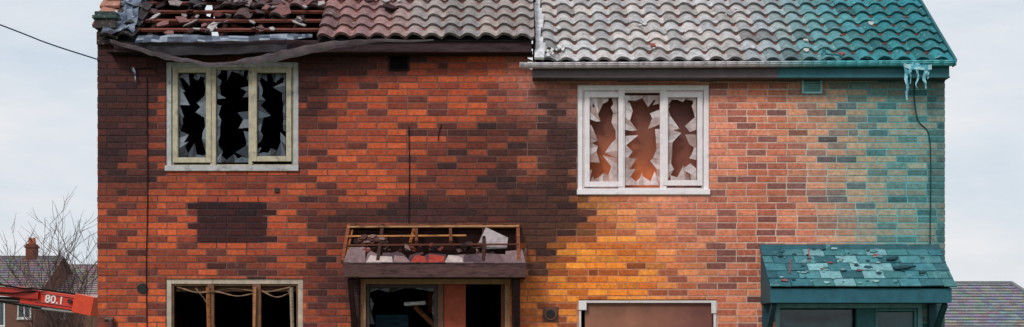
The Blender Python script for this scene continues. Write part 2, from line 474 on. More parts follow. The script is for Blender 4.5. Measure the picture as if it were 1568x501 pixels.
for u in (800,893,985,1080,1172,1262,1352,1440):
    x=X(u,-.32); t=sm(1120,1290,u); col=mix(C(180,170,176),C(60,150,160),t)
    for j in range(8):
        t0=math.pi+math.pi*j/8; t1=math.pi+math.pi*(j+1)/8; r=.062; yc=-.305; zc=Z(97,-.32)+(x-gx0)*.006+.004
        gb.poly([(x-.02,yc+r*math.cos(t0),zc+r*math.sin(t0)),(x+.02,yc+r*math.cos(t0),zc+r*math.sin(t0)),(x+.02,yc+r*math.cos(t1),zc+r*math.sin(t1)),(x-.02,yc+r*math.cos(t1),zc+r*math.sin(t1))],col)
gb.box(gx0-.01,gx0,-.365,-.25,Z(104,-.32),Z(96,-.32),C(180,170,170)); gb.box(gx1,gx1+.012,-.365,-.25,Z(101,-.32),Z(91,-.32),C(60,140,150))
gb.build('gutter_brackets',M_metal,house)

# ---------------------------------------------------------------- torn membrane, sagging gutter
def ribbon(mb,top,bot,n,colf,wob=.02,sub=5):
    T=catm(top,n);B=catm(bot,n)
    prev=None
    for i,(a,b) in enumerate(zip(T,B)):
        row=[]
        for k in range(sub+1):
            p=a.lerp(b,k/sub); 
            p=p+Vector((0,wob*noise.noise(p*7),wob*.6*noise.noise(p*9+Vector((3,1,2)))))
            row.append(p)
        if prev:
            for k in range(sub): mb.poly([prev[k],row[k],row[k+1],prev[k+1]],colf(i,k))
        prev=row
ft=MB()
y=-.34
grey=lambda i,k: C(92+R.randint(-6,6)-6*k,78+R.randint(-4,4)-5*k,82+R.randint(-4,4)-5*k)
ribbon(ft,[P(168,60,y),P(215,72,y),P(262,84,y),P(312,95,y-.02),P(360,93,y),P(420,80,y),P(490,66,y),P(560,60,y),P(664,61,y)],
          [P(170,66,y),P(215,80,y),P(262,92,y),P(312,100,y-.04),P(362,99,y),P(422,94,y),P(492,79,y),P(560,67,y),P(664,63,y)],6,grey,.03)
ribbon(ft,[P(166,62,-.3),P(230,66,-.3),P(330,67,-.3),P(440,66,-.3)],[P(172,70,-.3),P(240,84,-.3),P(330,83,-.3),P(440,78,-.3)],6,lambda i,k:C(44,38,44),.03)
ft.build('sagging_felt_strip',M_felt,house)
fm=MB()
bl=lambda i,k: R.choice([C(120,132,150),C(92,104,124),C(150,160,175),C(70,78,95)])
ribbon(fm,[P(212,55,-.33),P(280,53,-.33),P(350,55,-.33),P(440,52,-.33),P(478,52,-.33)],[P(206,65,-.34),P(280,64,-.35),P(350,63,-.35),P(440,61,-.34),P(478,58,-.34)],6,bl,.03,3)
tp=[];bt_=[]
for k in range(9):
    s=-.02+k*.35; tp.append(SW(XL+.12+.03*math.sin(k*2),s,.05,ZEL)); bt_.append(SW(XL+.46+.05*math.sin(k*1.7+1),s+.05,.06,ZEL))
ribbon(fm,tp,bt_,8,bl,.14,6)
fm.build('torn_membrane',M_felt,house)
kn=MB()
kn.box(X(153),X(186),-.22,.35,Z(50),Z(36),C(70,62,62)); kn.box(X(151),X(189),-.25,.36,Z(36),Z(31),C(60,82,78)); kn.box(X(152),X(184),-.18,.34,Z(31),Z(23),C(48,66,66))
kn.box(X(150),X(170),-.06,.3,Z(70),Z(50),C(60,38,34))
rk=random.Random(5)
for k in range(9):
    s=.40+k*.17; p=SW(XL+.08,s,.06,ZEL)
    kn.beam(p+Vector((-.1+rk.uniform(-.03,.03),0,rk.uniform(-.02,.02))),p+Vector((.12+rk.uniform(-.03,.05),0,rk.uniform(-.03,.04))),.13,.04,rk.choice([C(206,200,192),C(176,120,100),C(150,140,135),C(196,150,130)]),up=nd)
    kn.beam(p+Vector((-.12,0,-.07)),p+Vector((.12,0,-.07)),.16,.05,C(150,88,72),up=nd)
kn.build('corner_kneeler',M_tile,house,bevel=.008)

# ---------------------------------------------------------------- windows
def bars(mb,x0,x1,z0,z1,w,y0,y1,col):
    mb.box(x0,x0+w,y0,y1,z0,z1,col); mb.box(x1-w,x1,y0,y1,z0,z1,col)
    mb.box(x0+w,x1-w,y0+.002,y1-.002,z0,z0+w,col); mb.box(x0+w,x1-w,y0+.002,y1-.002,z1-w,z1,col)
def shards(mb,x0,x1,z0,z1,y,seed,dep,colf,prob=.9,low=0):
    rn=random.Random(seed); pts=[]
    nx=6; nz_=13
    for i in range(nx): pts.append((x0+(x1-x0)*(i+rn.uniform(-.3,.3)*(i>0))/nx,z0))
    for i in range(nz_): pts.append((x1,z0+(z1-z0)*(i+rn.uniform(-.3,.3)*(i>0))/nz_))
    for i in range(nx): pts.append((x1-(x1-x0)*(i+rn.uniform(-.3,.3)*(i>0))/nx,z1))
    for i in range(nz_): pts.append((x0,z1-(z1-z0)*(i+rn.uniform(-.3,.3)*(i>0))/nz_))
    cx,cz=(x0+x1)/2,(z0+z1)/2; q=[]
    for i,(a,b) in enumerate(pts):
        tx=cx+rn.uniform(-.3,.3)*(x1-x0)*.4; tz=b*.75+cz*.25+rn.uniform(-.08,.08)
        if abs(b-z0)<1e-6 or abs(b-z1)<1e-6: tz=b+(cz-b)*.5; tx=a+rn.uniform(-.04,.04)
        d=Vector((tx-a,tz-b)); m=d.length; d/=max(m,1e-6)
        ln=dep*(rn.random()**1.4*1.0+.08) if i%2 else dep*rn.random()*.4+.008
        ln=min(ln,m*.9); q.append((a+d.x*ln,b+d.y*ln))
    n=len(pts)
    for i in range(n):
        k=(i+1)%n
        if rn.random()>prob: continue
        yy=y+rn.uniform(-.004,.004)
        a,b,c,d=pts[i],pts[k],q[k],q[i]
        mb.poly([(a[0],yy,a[1]),(b[0],yy,b[1]),(c[0],yy+rn.uniform(-.01,.01),c[1]),(d[0],yy,d[1])],colf(rn))
    for j in range(low):
        xa=rn.uniform(x0,x1-.08); wv=rn.uniform(.05,.1); hh=rn.uniform(.06,.2)
        mb.poly([(xa,y-.012,z0),(xa+wv,y-.012,z0),(xa+wv*rn.uniform(.3,.9),y-.02,z0+hh),(xa+wv*rn.uniform(0,.3),y-.016,z0+hh*.5)],colf(rn))
def window(tag,px,mull,lights,sash,cf,cs,m,glassf,dep,seed,y=.03,sill=True,mcol=None,low=0):
    u0,u1,v0,v1=px; px1=1/130.
    mb=MB(); bars(mb,X(u0),X(u1),Z(v1),Z(v0),8*px1,y-.02,y+.06,cf)
    bars(mb,X(u0)+8*px1,X(u1)-8*px1,Z(v1)+8*px1,Z(v0)-8*px1,3*px1,y+.002,y+.055,tuple(q*.8 for q in cs))
    for (a,b) in mull: mb.box(X(a),X(b),y-.012,y+.05,Z(v1)+8*px1,Z(v0)-8*px1,mcol or cs)
    for (a,b,c,d) in sash: bars(mb,X(a),X(b),Z(d),Z(c),8*px1,y-.026,y+.03,cs)
    if sill: mb.box(X(u0)-.006,X(u1)+.006,y-.07,y-.021,Z(v1)-.004,Z(v1)+.06,cf)
    mb.build(tag+'_frame',m,house,bevel=.005)
    g=MB()
    for i,(a,b,c,d) in enumerate(lights): shards(g,X(a),X(b),Z(d),Z(c),y+.02,seed+i,dep,glassf,low=low)
    if g.f: g.build(tag+'_broken_glass',M_glass,house)
g_left=lambda rn: rn.choice([C(96,108,122),C(110,122,136),C(60,70,82),C(140,150,162),C(44,50,58)])
g_right=lambda rn: rn.choice([C(226,206,204),C(208,182,176),C(240,226,226),C(190,160,152),C(214,196,192)])
window('upper_left_window',(254,457,95,262),[(321,330),(380,386)],[(272,315,112,240),(331,380,106,248),(394,436,112,238)],
       [(264,323,103,249),(385,446,103,247)],C(190,190,190),C(192,182,156),M_frame,g_left,.18,21)
window('upper_right_window',(884,1086,130,298),[(947,957),(1011,1021)],[(903,946,149,279),(957,1011,145,283),(1022,1067,149,276)],
       [(895,955,141,286),(1015,1076,141,284)],C(248,240,242),C(244,234,236),M_fclean,g_right,.22,52,low=2)
window('lower_left_window',(254,464,427,596),[(317,327),(386,399)],[],[],C(196,178,160),C(128,92,66),M_frame,g_left,.1,80,sill=True,mcol=C(120,78,52))
bd=MB()
def panel(mb,u0,u1,v0,v1,y,cf,n=24):
    for i in range(n):
        for k in range(n):
            a=u0+(u1-u0)*i/n;b=u0+(u1-u0)*(i+1)/n;c=v0+(v1-v0)*k/n;d=v0+(v1-v0)*(k+1)/n
            mb.poly([(X(a),y,Z(d)),(X(b),y,Z(d)),(X(b),y,Z(c)),(X(a),y,Z(c))],[cf(a,d),cf(b,d),cf(b,c),cf(a,c)])
panel(bd,890,1080,135,295,.2,lambda u,v: tuple(q*1.6 for q in mix(mix(C(112,66,54),C(188,100,58),sm(190,290,v+30*fb(u,v,.02,1))),C(80,48,48),.7*sm(1000,1050,u)+.4*fb(u,v,.03,4))))  # added sheet behind the glass; orange interior haze and lower glow painted on
panel(bd,896,1091,463,620,.05,lambda u,v: mix(mix(C(132,92,74),C(158,104,82),sm(462,500,v)),C(128,78,72),sm(960,1090,u)+.3*fb(u,v,.02,6)))
bd.build('window_boarding_and_glow_sheet',M_board_glow,house)
w4=MB(); bars(w4,X(886),X(1097),Z(628),Z(460),4/130,.0,.07,C(225,215,215)); 
w4.box(X(886),X(898),-.016,-.003,Z(475),Z(461),C(235,230,230)); w4.box(X(1089),X(1097),-.016,-.003,Z(480),Z(461),C(225,222,222))
w4.build('lower_right_window_frame',M_fclean,house,bevel=.004)
st=[]
for (pts) in ([(270,438),(300,450),(330,446),(365,452),(388,448)],[(300,440),(318,470),(326,501)],[(395,442),(420,456),(446,446)],[(440,445),(448,470),(444,520)],[(310,445),(360,441),(405,447),(445,440)],[(392,445),(396,480),(392,540)]):
    st.append([(*q,R.uniform(.5,1.7)) for q in catm([P(a+R.uniform(-3,3),b+R.uniform(-2,2),.02+R.uniform(-.03,.08)) for a,b in pts],5)])
curve('burnt_curtain_strands',st,M_wood,house,.008,C(150,118,94))
lb=MB()
lb.beam(P(318,440,.0),P(320,520,.01),.035,.03,C(170,110,66)); lb.beam(P(391,440,.0),P(389,520,.0),.05,.03,C(176,120,80))
lb.box(X(266),X(452),.09,.13,Z(446),Z(438),C(90,64,48)); lb.beam(P(446,440,.02),P(449,560,.0),.03,.03,C(170,150,130))
lb.build('burnt_mullions',M_wood,house)

# ---------------------------------------------------------------- left porch
pl=MB(); YP=-.55
x0,x1=X(531),X(797); zb=Z(346); zf=Z(404,YP)
pl.box(X(525,YP),X(806,YP),YP-.03,YP,Z(425,YP),Z(403,YP),C(92,66,64))
pl.box(X(527,YP),X(804,YP),YP,-.0,Z(424,YP),Z(422,YP),C(60,44,44))
pl.box(X(525,YP),X(525,YP)+.03,YP,0,Z(424,YP)+.003,Z(404,YP),C(80,56,54)); pl.box(X(806,YP)-.03,X(806,YP),YP,0,Z(424,YP)+.003,Z(404,YP),C(80,56,54))
pl.box(x0,x1,-.05,-.012,zb-.03,zb+.02,C(128,72,52))
for i in range(6):
    x=x0+.03+(x1-x0-.06)*i/5
    if i in (2,3): 
        pl.beam((x,-.04,zb),(x+.02,-.33,zb-.22),.035,.05,C(110,66,48)); continue
    pl.beam((x,-.03,zb),(x+(i-2.5)*.003,YP+.02,zf+.02),.04,.06,C(140,80,56) if i in(0,5) else C(70,44,40))
for t,cx in ((.12,C(196,150,104)),(.38,C(206,140,84)),(.62,C(110,66,50))):
    a=Vector((x0+.02,-.03,zb+.035)).lerp(Vector((x0+.02,YP+.02,zf+.05)),t); b=a.copy(); b.x=x1-.02; b.z+=.01
    if t==.38: b.x=X(715)
    pl.beam(a,b,.03,.02,cx)
pl.beam(P(628,372,-.1),P(634,350,-.08),.03,.03,C(190,110,60)); pl.beam(P(540,352,-.05),P(529,400,YP+.02),.02,.03,C(170,100,60))
pl.beam(P(537,352,-.06),P(536,398,-.06),.05,.04,C(100,56,40)); pl.beam(P(793,352,-.06),P(793,398,-.06),.05,.04,C(90,50,38))
for (u) in (544,790):
    pl.box(X(u,-.04)-.05,X(u,-.04)+.05,-.09,-.012,Z(560),Z(426),C(66,48,48))
    pl.beam((X(u),-.07,Z(500)),(X(u),YP+.05,Z(428,YP)),.05,.06,C(60,42,42),up=(1,0,0))
pl.build('left_porch_timber',M_wood,house,bevel=.004)
ps=MB(); rn=random.Random(5)
for layer in range(2):
    u=525+layer*9
    while u<806:
        w=rn.uniform(22,44); u2=min(u+w,806)
        mid=560<u<705
        if mid and layer==0: col=rn.choice([C(196,178,174),C(168,66,56),C(208,198,194),C(150,120,118)]); hgt=rn.uniform(11,14)
        else: col=rn.choice([C(112,88,92),C(88,70,76),C(134,110,112),C(76,58,62)]); hgt=rn.uniform(12,20) if not mid else rn.uniform(14,20)
        if u<550 or 765<u: hgt=rn.uniform(20,27)
        y0=YP-.03
        a=Vector((X(u,y0),y0,Z(403,y0))); b=Vector((X(u2-1,y0),y0,Z(403,y0)))
        dd=Vector((0,.5,.42)).normalized()*hgt/130*1.45
        off=Vector((0,.01,.014))*(1-layer)
        t1=a+dd*rn.uniform(.75,1); t2=b+dd*rn.uniform(.6,1); tm=a.lerp(b,rn.uniform(.2,.8))+dd*rn.uniform(.8,1.15)
        t1.x+=rn.uniform(0,.05); t2.x-=rn.uniform(0,.05)
        ps.poly([a+off,b+off,t2+off,tm+off,t1+off],col); ps.poly([a+off-Vector((0,0,.012)),b+off-Vector((0,0,.012)),b+off,a+off],tuple(q*.5 for q in col))
        u=u2
s1=[P(728,382,-.32),P(776,380,-.30),P(778,364,-.22),P(744,348,-.16)]
ps.poly(s1,C(176,162,164)); ps.poly([p+Vector((0,.012,-.012)) for p in s1][::-1],C(60,50,50))
for k in range(60):
    p=P(rn.uniform(538,790),rn.uniform(374,392),-.42+.2*rn.random()); l=rn.uniform(.02,.07)
    if k<22: p=P(rn.uniform(545,592),rn.uniform(362,386),-.3); l*=1.2
    ps.shard(p,Vector((1,0,rn.uniform(-.5,.5)))*l,Vector((0,.6,.7))*l,Vector((0,-.6,.7)),.01,rn.choice([C(90,60,55),C(60,44,44),C(130,104,100),C(110,56,46),C(44,34,38)]),rn)
ps.build('left_porch_broken_slates',M_deb,house)
pd=MB(); 
pd.poly([(x0,-.014,zf-.1),(x1,-.014,zf-.1),(x1,-.014,zb-.03),(x0,-.014,zb-.03)],C(46,28,26))
pd.build('left_porch_sooty_flashing',M_char,house)
dr=MB(); fx0,fx1,ft_,fb_=X(552),X(781),Z(427),.15
bars(dr,fx0,fx1,fb_,ft_,8/130,.0,.09,C(186,140,100))
dr.box(X(670),X(679),.005,.085,fb_+.06,ft_-.06,C(120,76,52))
dr.build('left_door_frame',M_frame,house,bevel=.004)
dl=MB(); dl.box(X(679)+.002,X(713),.03,.075,fb_+.06,ft_-.064,C(166,74,46)); 
dl.box(X(767),X(773)-.001,.03,.07,fb_+.06,ft_-.064,C(120,60,42))
dl.build('left_door_leaf',M_paint,house,bevel=.004)
dg=MB()
bars(dg,X(560)+.003,X(670)-.003,fb_+.064,ft_-.064,5/130,.03,.08,C(70,56,52))
dg.build('left_sidelight_frame',M_frame,house,bevel=.003)
gg=MB(); shards(gg,X(566),X(665),.9,ft_-.1,.05,33,.06,lambda rn: rn.choice([C(20,26,32),C(26,32,38),C(16,20,22)]),.7)
gg.build('left_sidelight_broken_glass',M_glass,house)
fu=MB()
fu.beam(P(620,466,.6),P(652,464,.6),.25,.04,C(240,240,240)); fu.beam(P(636,470,.7),P(668,501,.6),.05,.05,C(150,96,66)); fu.box(X(655,1.4),X(690,1.4),1.4,1.45,Z(480,1.4),Z(440,1.4),C(120,60,44))  # white bar stands in for a reflection in the door glass
fu.box(X(575,1.2),X(625,1.2),1.2,1.25,Z(640,1.2),Z(482,1.2),C(60,96,116))  # bluish sheet stands in for a glass panel low in the doorway
fu.build('fallen_pieces_and_glass_reflection',M_wood,house)

# ---------------------------------------------------------------- right porch
pr=MB(); tl=C(40,98,112)  # teal light wash painted into the porch colours
za=Z(381); z2=Z(441,YP); xa0,xa1=X(1163),X(1436)
pr.box(X(1179,YP),X(1456,YP),YP-.03,YP,Z(464,YP),Z(442,YP),tl)
pr.box(X(1180,YP),X(1455,YP),YP,0,Z(463,YP),Z(461,YP),C(26,66,76))
for x,(s_) in ((X(1179,YP),1),(X(1456,YP),-1)):
    xx=(x,x+.03) if s_>0 else (x-.03,x)
    pr.hexa([(xx[0],YP,Z(464,YP)+.003),(xx[1],YP,Z(464,YP)+.003),(xx[1],0,Z(464,YP)+.003),(xx[0],0,Z(464,YP)+.003),
             (xx[0],YP,z2-.01),(xx[1],YP,z2-.01),(xx[1],0,za-.03),(xx[0],0,za-.03)],C(40,90,102))
for u in (1172,1425):
    pr.box(X(u)-.045,X(u)+.045,-.09,-.012,0.0,Z(464,YP),C(30,72,82))
    pr.beam((X(u),-.07,Z(520)),(X(u),YP+.05,Z(466,YP)),.05,.06,C(30,72,82),up=(1,0,0))
pr.build('right_porch_timber',M_paint,house,bevel=.004)
sl=MB(); rn=random.Random(8)
A=Vector((0,YP-.06,z2+.01)); B=Vector((0,-.012,za)); dsl=(B-A); LL=dsl.length; dsl.normalize(); nn=Vector((0,-dsl.z,dsl.y))
sx0,sx1=X(1163)-.0,X(1437)+.0; rows=5; g=LL/rows
for r in range(rows):
    x=sx0-(.13 if r%2 else 0)
    while x<sx1:
        w=.245; a=max(x+.003,sx0);b=min(x+w-.003,sx1); x+=w
        if b-a<.02: continue
        u=U0+(a+b)/2*F/(D-.3)
        col=rn.choice([C(66,128,138),C(54,112,124),C(78,138,146),C(70,130,134),C(48,98,110)])
        if rn.random()<.4 and 1240<u<1360: col=C(128,180,186)
        k=.85+.3*rn.random(); col=tuple(q*k for q in col)
        p0=A+dsl*(r*g-.012*rn.random()); p1=A+dsl*min(r*g+g+.03,LL); t=rn.uniform(-.006,.006)
        q=[Vector((a,0,0))+p0+nn*(.018),Vector((b,0,0))+p0+nn*(.018+t),Vector((b,0,0))+p1+nn*.006,Vector((a,0,0))+p1+nn*.006]
        sl.poly(q,col); sl.poly([q[0]-nn*.012,q[1]-nn*.012,q[1],q[0]],tuple(z*.55 for z in col))
sl.poly([Vector((sx0,0,0))+A,Vector((sx1,0,0))+A,Vector((sx1,0,0))+B,Vector((sx0,0,0))+B],C(20,44,50))
for k in range(60):
    u=rn.choice([rn.uniform(1175,1420),rn.uniform(1255,1350),rn.uniform(1190,1260)]); s_=rn.uniform(.05,.98)*LL
    p=Vector((X(u,-.3),0,0))+A+dsl*s_+nn*.024; l=rn.uniform(.008,.035)
    col=rn.choice([C(150,190,192),C(110,160,166),C(40,80,92),C(140,76,80),C(90,140,146),C(30,60,70),C(50,96,104)])
    sl.shard(p,Vector((1.8,0,0))*l,dsl*l,nn,.006,col,rn)
for (u,t,wd_) in ((1378,.42,.17),(1368,.66,.10),(1405,.3,.06)):
    p=Vector((X(u,-.3),0,0))+A+dsl*t*LL+nn*.03; sl.shard(p,Vector((1,0,.1))*wd_,dsl*.04,nn,.02,C(34,70,80),rn)
for u0_,u1_,t0_ in ((1205,1212,.3),(1240,1246,.6)):
    sl.beam(Vector((X(u0_,-.3),0,0))+A+dsl*t0_*LL+nn*.025,Vector((X(u1_,-.3),0,0))+A+dsl*(t0_+.35)*LL+nn*.025,.012,.004,C(170,70,72),up=nn)
sl.box(sx0,sx1,-.04,-.011,za-.01,za+.05,C(54,104,114))
sl.build('right_porch_slates',M_slate,house)
d2=MB(); c2=C(124,180,186)
gx0_,gx1_,gt_=X(1187),X(1413),Z(465); bars(d2,gx0_,gx1_,.02,gt_,7/130,0,.09,c2)
d2.box(X(1312),X(1340),.01,.08,.08,gt_-.056,C(44,110,118)); bars(d2,X(1341),X(1405),.08,gt_-.06,4/130,.02,.07,C(86,150,156))
d2.build('right_door_frame',M_frame,house,bevel=.004)
d3=MB()
def curt(u,v): return mix(C(16,34,42),C(60,104,116),.5+1.2*fb(u,v,.03,8)+.4*math.sin((v-470)*.25+(u-1250)**2*.0008))
panel(d3,1195,1311,474,700,.12,curt,30); panel(d3,1345,1401,478,700,.06,lambda u,v: mix(C(24,70,78),C(36,96,104),.5+fb(u,v,.03,9)),16)
d3.build('right_door_glazing',M_pane,house)

# ---------------------------------------------------------------- small wall fittings
vt=MB()
vt.box(X(595),X(627),-.03,0,Z(109),Z(106),C(40,32,34)); vt.box(X(595),X(598),-.03,0,Z(106),Z(86),C(46,36,38)); vt.box(X(624),X(627),-.03,0,Z(106),Z(86),C(46,36,38)); vt.box(X(595),X(627),-.034,0,Z(86),Z(83),C(60,46,46))
vt.box(X(598),X(624),-.012,-.01,Z(106),Z(86),C(12,10,10))
for v in (104,99,95): vt.box(X(598),X(624),-.024,-.014,Z(v),Z(v-2),C(30,24,24))
vt.build('dark_air_vent',M_char,house)
v2=MB(); cc=C(140,198,202)
bars(v2,X(1227),X(1258),Z(144),Z(120),3/130,-.035,0,cc)
for k in range(5): 
    v=138-k*3.7; v2.beam((X(1230),-.018,Z(v)),(X(1255),-.018,Z(v)),.024,.006,cc,up=(0,.6,.8))
v2.box(X(1229),X(1256),-.012,-.01,Z(141),Z(122),C(70,120,126)); v2.build('louvred_air_vent',M_metal,house)
v3=MB()
v3.cyl((X(219),-.016,Z(442)),(X(219),-.008,Z(442)),.065,C(10,8,8),20)
v3.cyl((X(843),-.05,Z(481)),(X(843),-.0,Z(481)),.075,C(110,64,46),24); v3.cyl((X(843),-.058,Z(481)),(X(843),-.052,Z(481)),.052,C(16,12,12),24)
v3.box(X(831),X(855),-.02,-.011,Z(493),Z(470),C(96,56,44))
v3.box(X(421),X(428),-.03,0,Z(295),Z(288),C(30,24,26))
v3.cyl((X(172),-.05,Z(489)),(X(172),-.05,Z(560)),.03,C(80,50,44)); v3.cyl((X(163),-.05,Z(489)),(X(176),-.05,Z(489)),.028,C(80,50,44))
v3.build('wall_fittings',M_metal,house,bevel=.003)
def wirepts(l,y=-.02): return [(*q,) for q in catm([P(a,b,y) for a,b in l],5)]
curve('wall_cables',[wirepts([(626,194),(627,260),(626,345)]),wirepts([(225,120),(226,300),(224,420),(226,560)])],M_rub,house,.006,C(34,26,26))
curve('wall_cable_right',[wirepts([(1402,118),(1400,150),(1406,185),(1422,205),(1425,260),(1424,375)])],M_rub,house,.007,C(30,70,76))
curve('wall_wire_small',[wirepts([(676,190),(672,205),(671,216)]),wirepts([(200,108),(228,104),(240,110)])],M_rub,house,.005,C(40,26,26))
tt=MB(); rn=random.Random(3)
for k,(u,v0,v1,w) in enumerate([(1388,98,154,9),(1395,97,128,6),(1404,98,134,7),(1417,98,136,8),(1422,102,122,5)]):
    cols=[C(130,200,212),C(170,216,224),C(80,160,180),C(110,185,200)]
    pt=[];pb=[]
    n=5
    for i in range(n+1):
        v=v0+(v1-v0)*i/n; uu=u+rn.uniform(-2.5,2.5); ww=w*(1-.75*i/n)*rn.uniform(.7,1.2)
        pt.append(P(uu-ww/2,v,-.37+rn.uniform(-.02,.02))); pb.append(P(uu+ww/2,v,-.37+rn.uniform(-.03,.03)))
    ribbon(tt,pt,pb,3,lambda i,k: rn.choice(cols),.03,2)
ribbon(tt,[P(1384,97,-.38),P(1405,100,-.38),P(1427,98,-.38)],[P(1384,103,-.38),P(1405,107,-.38),P(1427,106,-.38)],4,lambda i,k: rn.choice([C(90,170,190),C(170,215,225)]),.02,2)
ribbon(tt,[P(200,103,-.05),P(204,112,-.06),P(206,124,-.06)],[P(205,103,-.05),P(208,112,-.08),P(207,127,-.06)],3,lambda i,k: rn.choice([C(120,130,150),C(190,190,190),C(50,60,90)]),.02,2)
tt.build('tattered_plastic',M_felt,house)
curve('gutter_twig_debris',[wirepts([(1258,84),(1262,76),(1266,82),(1282,84),(1292,88)],-.3)],M_bark,house,.012,C(60,130,136))
curve('hanging_roof_wire',[wirepts([(1118,2),(1140,-1),(1165,6),(1172,4)],1.2)],M_rub,house,.015,C(60,55,58))

# ================================================================= background houses
def simple_house(name,x0,x1,y0,dep,ze,zr,wall,roofc,hip=0,wins=(),chim=None):
    h=empty(name); w=MB()
    w.poly([(x0,y0,0),(x1,y0,0),(x1,y0,ze),(x0,y0,ze)],wall); w.poly([(x1,y0,0),(x1,y0+dep,0),(x1,y0+dep,ze),(x1,y0,ze)],wall)
    w.poly([(x0,y0+dep,0),(x0,y0,0),(x0,y0,ze),(x0,y0+dep,ze)],wall); w.poly([(x1,y0+dep,0),(x0,y0+dep,0),(x0,y0+dep,ze),(x1,y0+dep,ze)],wall)
    if not hip:
        for x in (x0,x1): w.poly([(x,y0,ze),(x,y0+dep,ze),(x,y0+dep/2,zr)],wall)
    w.build('walls',M_brick,h)
    r=MB(); n=16; yr=y0+dep/2; rn=random.Random(int(abs(x0)*7))
    def pt(t,f,back):
        xa=x0-.3+(hip+.3)*f; xb=x1+.3-(hip+.3)*f if hip else x1+.3
        if not hip: xa=x0-.3
        yy=(y0-.3)+(dep/2+.3)*f; 
        if back: yy=2*yr-yy
        return Vector((xa+(xb-xa)*t,yy,ze-.05+(zr-ze+.05)*f))
    nc=int((x1-x0)/.3)
    for back in (False,True):
        for i in range(n):
            for k in range(nc):
                c=tuple(q*(.7+.6*rn.random()) for q in roofc)
                a=pt(k/nc,i/n,back);b=pt((k+1)/nc,i/n,back);c1=pt((k+1)/nc,(i+1)/n,back);d=pt(k/nc,(i+1)/n,back)
                e=Vector((0,0,.05)); r.poly([a+e,b+e,c1,d],c); r.poly([a,b,b+e,a+e],tuple(q*.4 for q in c))
    if hip:
        for (xe,sg) in ((x0-.3,1),(x1+.3,-1)):
            r.poly([(xe,y0-.3,ze),(xe,y0+dep+.3,ze),(xe+sg*(hip+.3),yr,zr)],roofc)
            for (yy) in (y0-.3,y0+dep+.3):
                r.beam((xe,yy,ze+.03),(xe+sg*(hip+.3),yr,zr+.04),.2,.1,tuple(q*.8 for q in roofc))
    r.beam((x0+hip,yr,zr+.02),(x1-hip,yr,zr+.02),.25,.14,tuple(q*.8 for q in roofc))
    r.box(x0,x1,y0-.36,y0-.3,ze-.15,ze-.02,C(210,210,210))
    r.build('roof',M_tile,h)
    f=MB(); g=MB()
    for (a,b,c,d) in wins:
        bars(f,a,b,c,d,.08,y0-.05,y0+.02,C(220,220,220)); f.box((a+b)/2-.04,(a+b)/2+.04,y0-.045,y0+.01,c+.08,d-.08,C(220,220,220))
        g.poly([(a,y0-.01,c),(b,y0-.01,c),(b,y0-.01,d),(a,y0-.01,d)],C(60,70,80))
        f.box(a-.05,b+.05,y0-.12,y0-.051,c-.08,c,C(180,175,170))
    if f.f: f.build('window_frames',M_fclean,h); g.build('window_glass',M_pane,h)
    if chim:
        cx,cw,zt=chim; k=MB(); k.box(cx-cw/2,cx+cw/2,yr-.35,yr+.35,ze,zt,C(120,72,58)); k.box(cx-cw/2-.06,cx+cw/2+.06,yr-.41,yr+.41,zt-.25,zt-.1,C(110,66,54))
        for s_ in (-.3,.3): k.cyl((cx+s_*cw*.7,yr,zt),(cx+s_*cw*.7,yr,zt+.4),.13,C(170,100,74),12,.1)
        k.build('chimney',M_brick,h,bevel=.02)
    return h
Y1=60
def hx(u,y): return (u-U0)*(D+y)/F
simple_house('brick_house',hx(-240,Y1),hx(54,Y1),Y1,8,Z(451,Y1),Z(394,Y1+4),C(120,84,72),C(126,116,118),wins=[(hx(-60,Y1),hx(-30,Y1),Z(488,Y1),Z(459,Y1)),(hx(27,Y1),hx(48,Y1),Z(488,Y1),Z(459,Y1)),(hx(-10,Y1),hx(8,Y1),Z(500,Y1),Z(458,Y1))],chim=(hx(49,Y1+4),.55,Z(374,Y1+4)))
simple_house('brick_house',hx(55,Y1+3),hx(420,Y1+3),Y1+3,8,Z(452,Y1+3),Z(407,Y1+7),C(120,88,76),C(156,142,138),wins=[(hx(80,Y1+3),hx(100,Y1+3),Z(488,Y1+3),Z(462,Y1+3))])
Y2=37
simple_house('bungalow',hx(1330,Y2),hx(1640,Y2),Y2,7,Z(503,Y2),Z(434,Y2+3.5),C(140,90,74),C(138,142,144),hip=1.1,wins=[(hx(1500,Y2),hx(1540,Y2),.9,1.8)])

# ================================================================= bare trees
def tree(name,base,h,seed,lean=0,maxd=4,th=.032,ns=4):
    rn=random.Random(seed); sp=[]
    def grow(p,d,l,r,dep):
        n=5; pts=[(p.x,p.y,p.z,r)]; q=p.copy(); dd=d.copy()
        kids=[]
        for i in range(n):
            dd=(dd+Vector((rn.uniform(-.16,.16),rn.uniform(-.16,.16),rn.uniform(-.05,.14)))).normalized()
            q=q+dd*l/n; rr=r*(1-.6*(i+1)/n); pts.append((q.x,q.y,q.z,rr))
            if dep<maxd and (i>=1 or dep>0): kids.append((q.copy(),dd.copy(),rr))
        sp.append(pts)
        for (kp,kd,kr) in kids:
            if dep>=1 and rn.random()<.14: continue
            if dep>=3 and rn.random()<.3: continue
            ax=Vector((rn.uniform(-1,1),rn.uniform(-1,1),rn.uniform(-.2,.7))).normalized()
            nd_=(kd*.75+ax*.75); nd_.z=abs(nd_.z)*.8+.2; nd_.normalize()
            grow(kp,nd_,l*rn.uniform(.5,.75),max(kr*.72,.14),dep+1)
    grow(Vector(base),Vector((lean,0,1)).normalized(),h*.5,1.3,0)
    for k in range(ns):
        a=rn.random()*6.28; grow(Vector(base)+Vector((0,0,.3+.25*k)),Vector((math.cos(a)*.5,math.sin(a)*.5,1)).normalized(),h*.42,.8,1)
    return curve(name,sp,M_bark,None,th,C(96,76,72),1)
tree('bare_tree',(hx(98,13),13,0),4.15,12,ns=7,th=.038)
tree('bare_tree',(hx(70,17),17,0),2.8,29)

